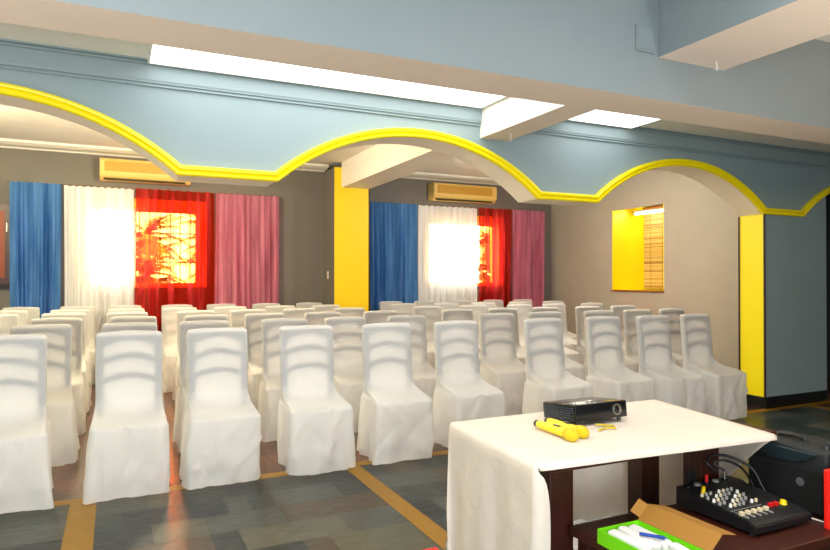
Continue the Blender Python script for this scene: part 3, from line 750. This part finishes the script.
# open box with foam packs
bx = empty('cardboard_box', (1.675, 1.625, ZL), R(0), 'open lime green box with brown lid, full of white packs, on the low bench', 'box')
bm = nb(); t_ = .003
box(bm, -.098, -.095, -.155, .165, 0, .052); box(bm, .095, .098, -.155, .165, 0, .052); box(bm, -.095, .095, -.155, -.152, 0, .052); box(bm, -.095, .095, .162, .165, 0, .052); box(bm, -.095, .095, -.152, .162, 0, .003)
paint(bm, lambda nn, c: 0); obj('tray', bm, green, bx)
bm = nb(); Mx = Matrix.Translation((.098, 0, .052)) @ Matrix.Rotation(R(-42), 4, 'Y'); box(bm, 0, .075, -.155, .165, 0, .003, 0, 0, Mx)
lid = obj('lid', bm, card, bx)
ex = Vector((.098, 0, .052)) + Vector((.075 * math.cos(R(42)), 0, .075 * math.sin(R(42))))
bm = nb(); Mx = Matrix.Translation(ex) @ Matrix.Rotation(R(12), 4, 'Y'); box(bm, 0, .07, -.15, .155, 0, .003, 0, 0, Mx); obj('lid_flap', bm, card, lid)
bm = nb(); Mx = Matrix.Translation((.098, .165, .052)) @ Matrix.Rotation(R(-42), 4, 'Y') @ Matrix.Rotation(R(35), 4, 'X'); box(bm, .01, .07, 0, .04, 0, .003, 0, 0, Mx); obj('lid_flap', bm, card, lid)
rp = random.Random(8)
for i, (x, y, l, a) in enumerate(((-.055, .05, .18, 3), (-.008, .055, .18, -2), (.038, .05, .18, 0), (-.05, -.10, .09, 8), (.042, -.09, .10, -8))):
    bm = nb(); Mx = Matrix.Translation((1.675 + x, 1.625 + y, ZL + .030)) @ Matrix.Rotation(R(a), 4, 'Z'); box(bm, -.021, .021, -l / 2, l / 2, -.025, .026, .012, 0, Mx, 3)
    for v in bm.verts: v.co += Vector((0, 0, .004 * noise.noise(v.co * 30)))
    tag(obj('foam_pack', bm, foam, smooth=True), 'white wrapped pack in the green box, ' + ('at its left side', 'in its middle', 'beside the lid', 'front left, a short one', 'front right, a short one')[i], 'pack', 'white packs in the green box')
bm = nb(); cyl(bm, (1.655, 1.665, ZL + .066), (1.705, 1.60, ZL + .066), .006, n=10); cyl(bm, (1.705, 1.60, ZL + .066), (1.712, 1.591, ZL + .066), .0035, .001, n=8)
tag(obj('pen', bm, penblue), 'blue pen lying on the white packs in the green box', 'pen')

# ------------------------------------------------------------------ speaker, red box
sp = empty('loudspeaker', (2.665, 1.745, ZL + .001), R(-90), 'black portable loudspeaker with round badge beside the mixer', 'speaker')
bm = nb(); box(bm, -.17, .18, -.125, .125, 0, .262, .014, seg=3); obj('cabinet', bm, spk, sp, smooth=40)
bm = nb(); box(bm, -.155, .165, -.131, -.120, .015, .185, .004); obj('grille', bm, mat('grille_black', srgb(8, 9, 10), .7, noise_amt=.3, nscale=200), sp)
bm = nb(); lathe(bm, (.075, -.130, .125), (0, -1, 0), [(0, .017), (.003, .017), (.0035, .013), (.002, .012), (.002, .001)], 20); tube(bm, [(.075 + .007 * math.cos(a), -.1335, .125 + .008 * math.sin(a)) for a in [k * .5 for k in range(13)]], .0012, 5)
obj('badge', bm, mat('badge_grey', srgb(90, 95, 98), .4), sp)
bm = nb()
A = [(-.13, .25), (.14, .25), (.10, .222), (.05, .204), (-.04, .200), (-.10, .22)]
va = [bm.verts.new((x, -.124, z)) for x, z in A]; vb = [bm.verts.new((x, -.135, z - .004)) for x, z in A]
for i in range(6): bm.faces.new((va[i], va[(i + 1) % 6], vb[(i + 1) % 6], vb[i]))
bm.faces.new(vb); bmesh.ops.recalc_face_normals(bm, faces=bm.faces); obj('horn_lip', bm, mat('speaker_teal_black', srgb(28, 42, 48), .35), sp)
bm = nb(); cyl(bm, (.13, -.05, .26), (.13, -.05, .276), .020, .016, n=18); obj('knob', bm, black, sp)
bm = nb(); tube(bm, [(-.11, 0, .26), (-.10, 0, .272), (-.04, 0, .276), (.01, 0, .272), (.02, 0, .26)], .009, 8); obj('handle', bm, black, sp)
bm = nb(); box(bm, 2.452, 2.72, 1.505, 1.525, ZL, ZL + .225, .004)
tag(obj('red_board', bm, red), 'bright red board standing at the right edge of the photo beside the loudspeaker', 'board')
bm = nb(); box(bm, 1.24, 1.52, 2.62, 2.95, .001, .006, .001)
tag(obj('floor_mat', bm, red), 'red mat on the floor behind the left end of the cloth covered table', 'mat')
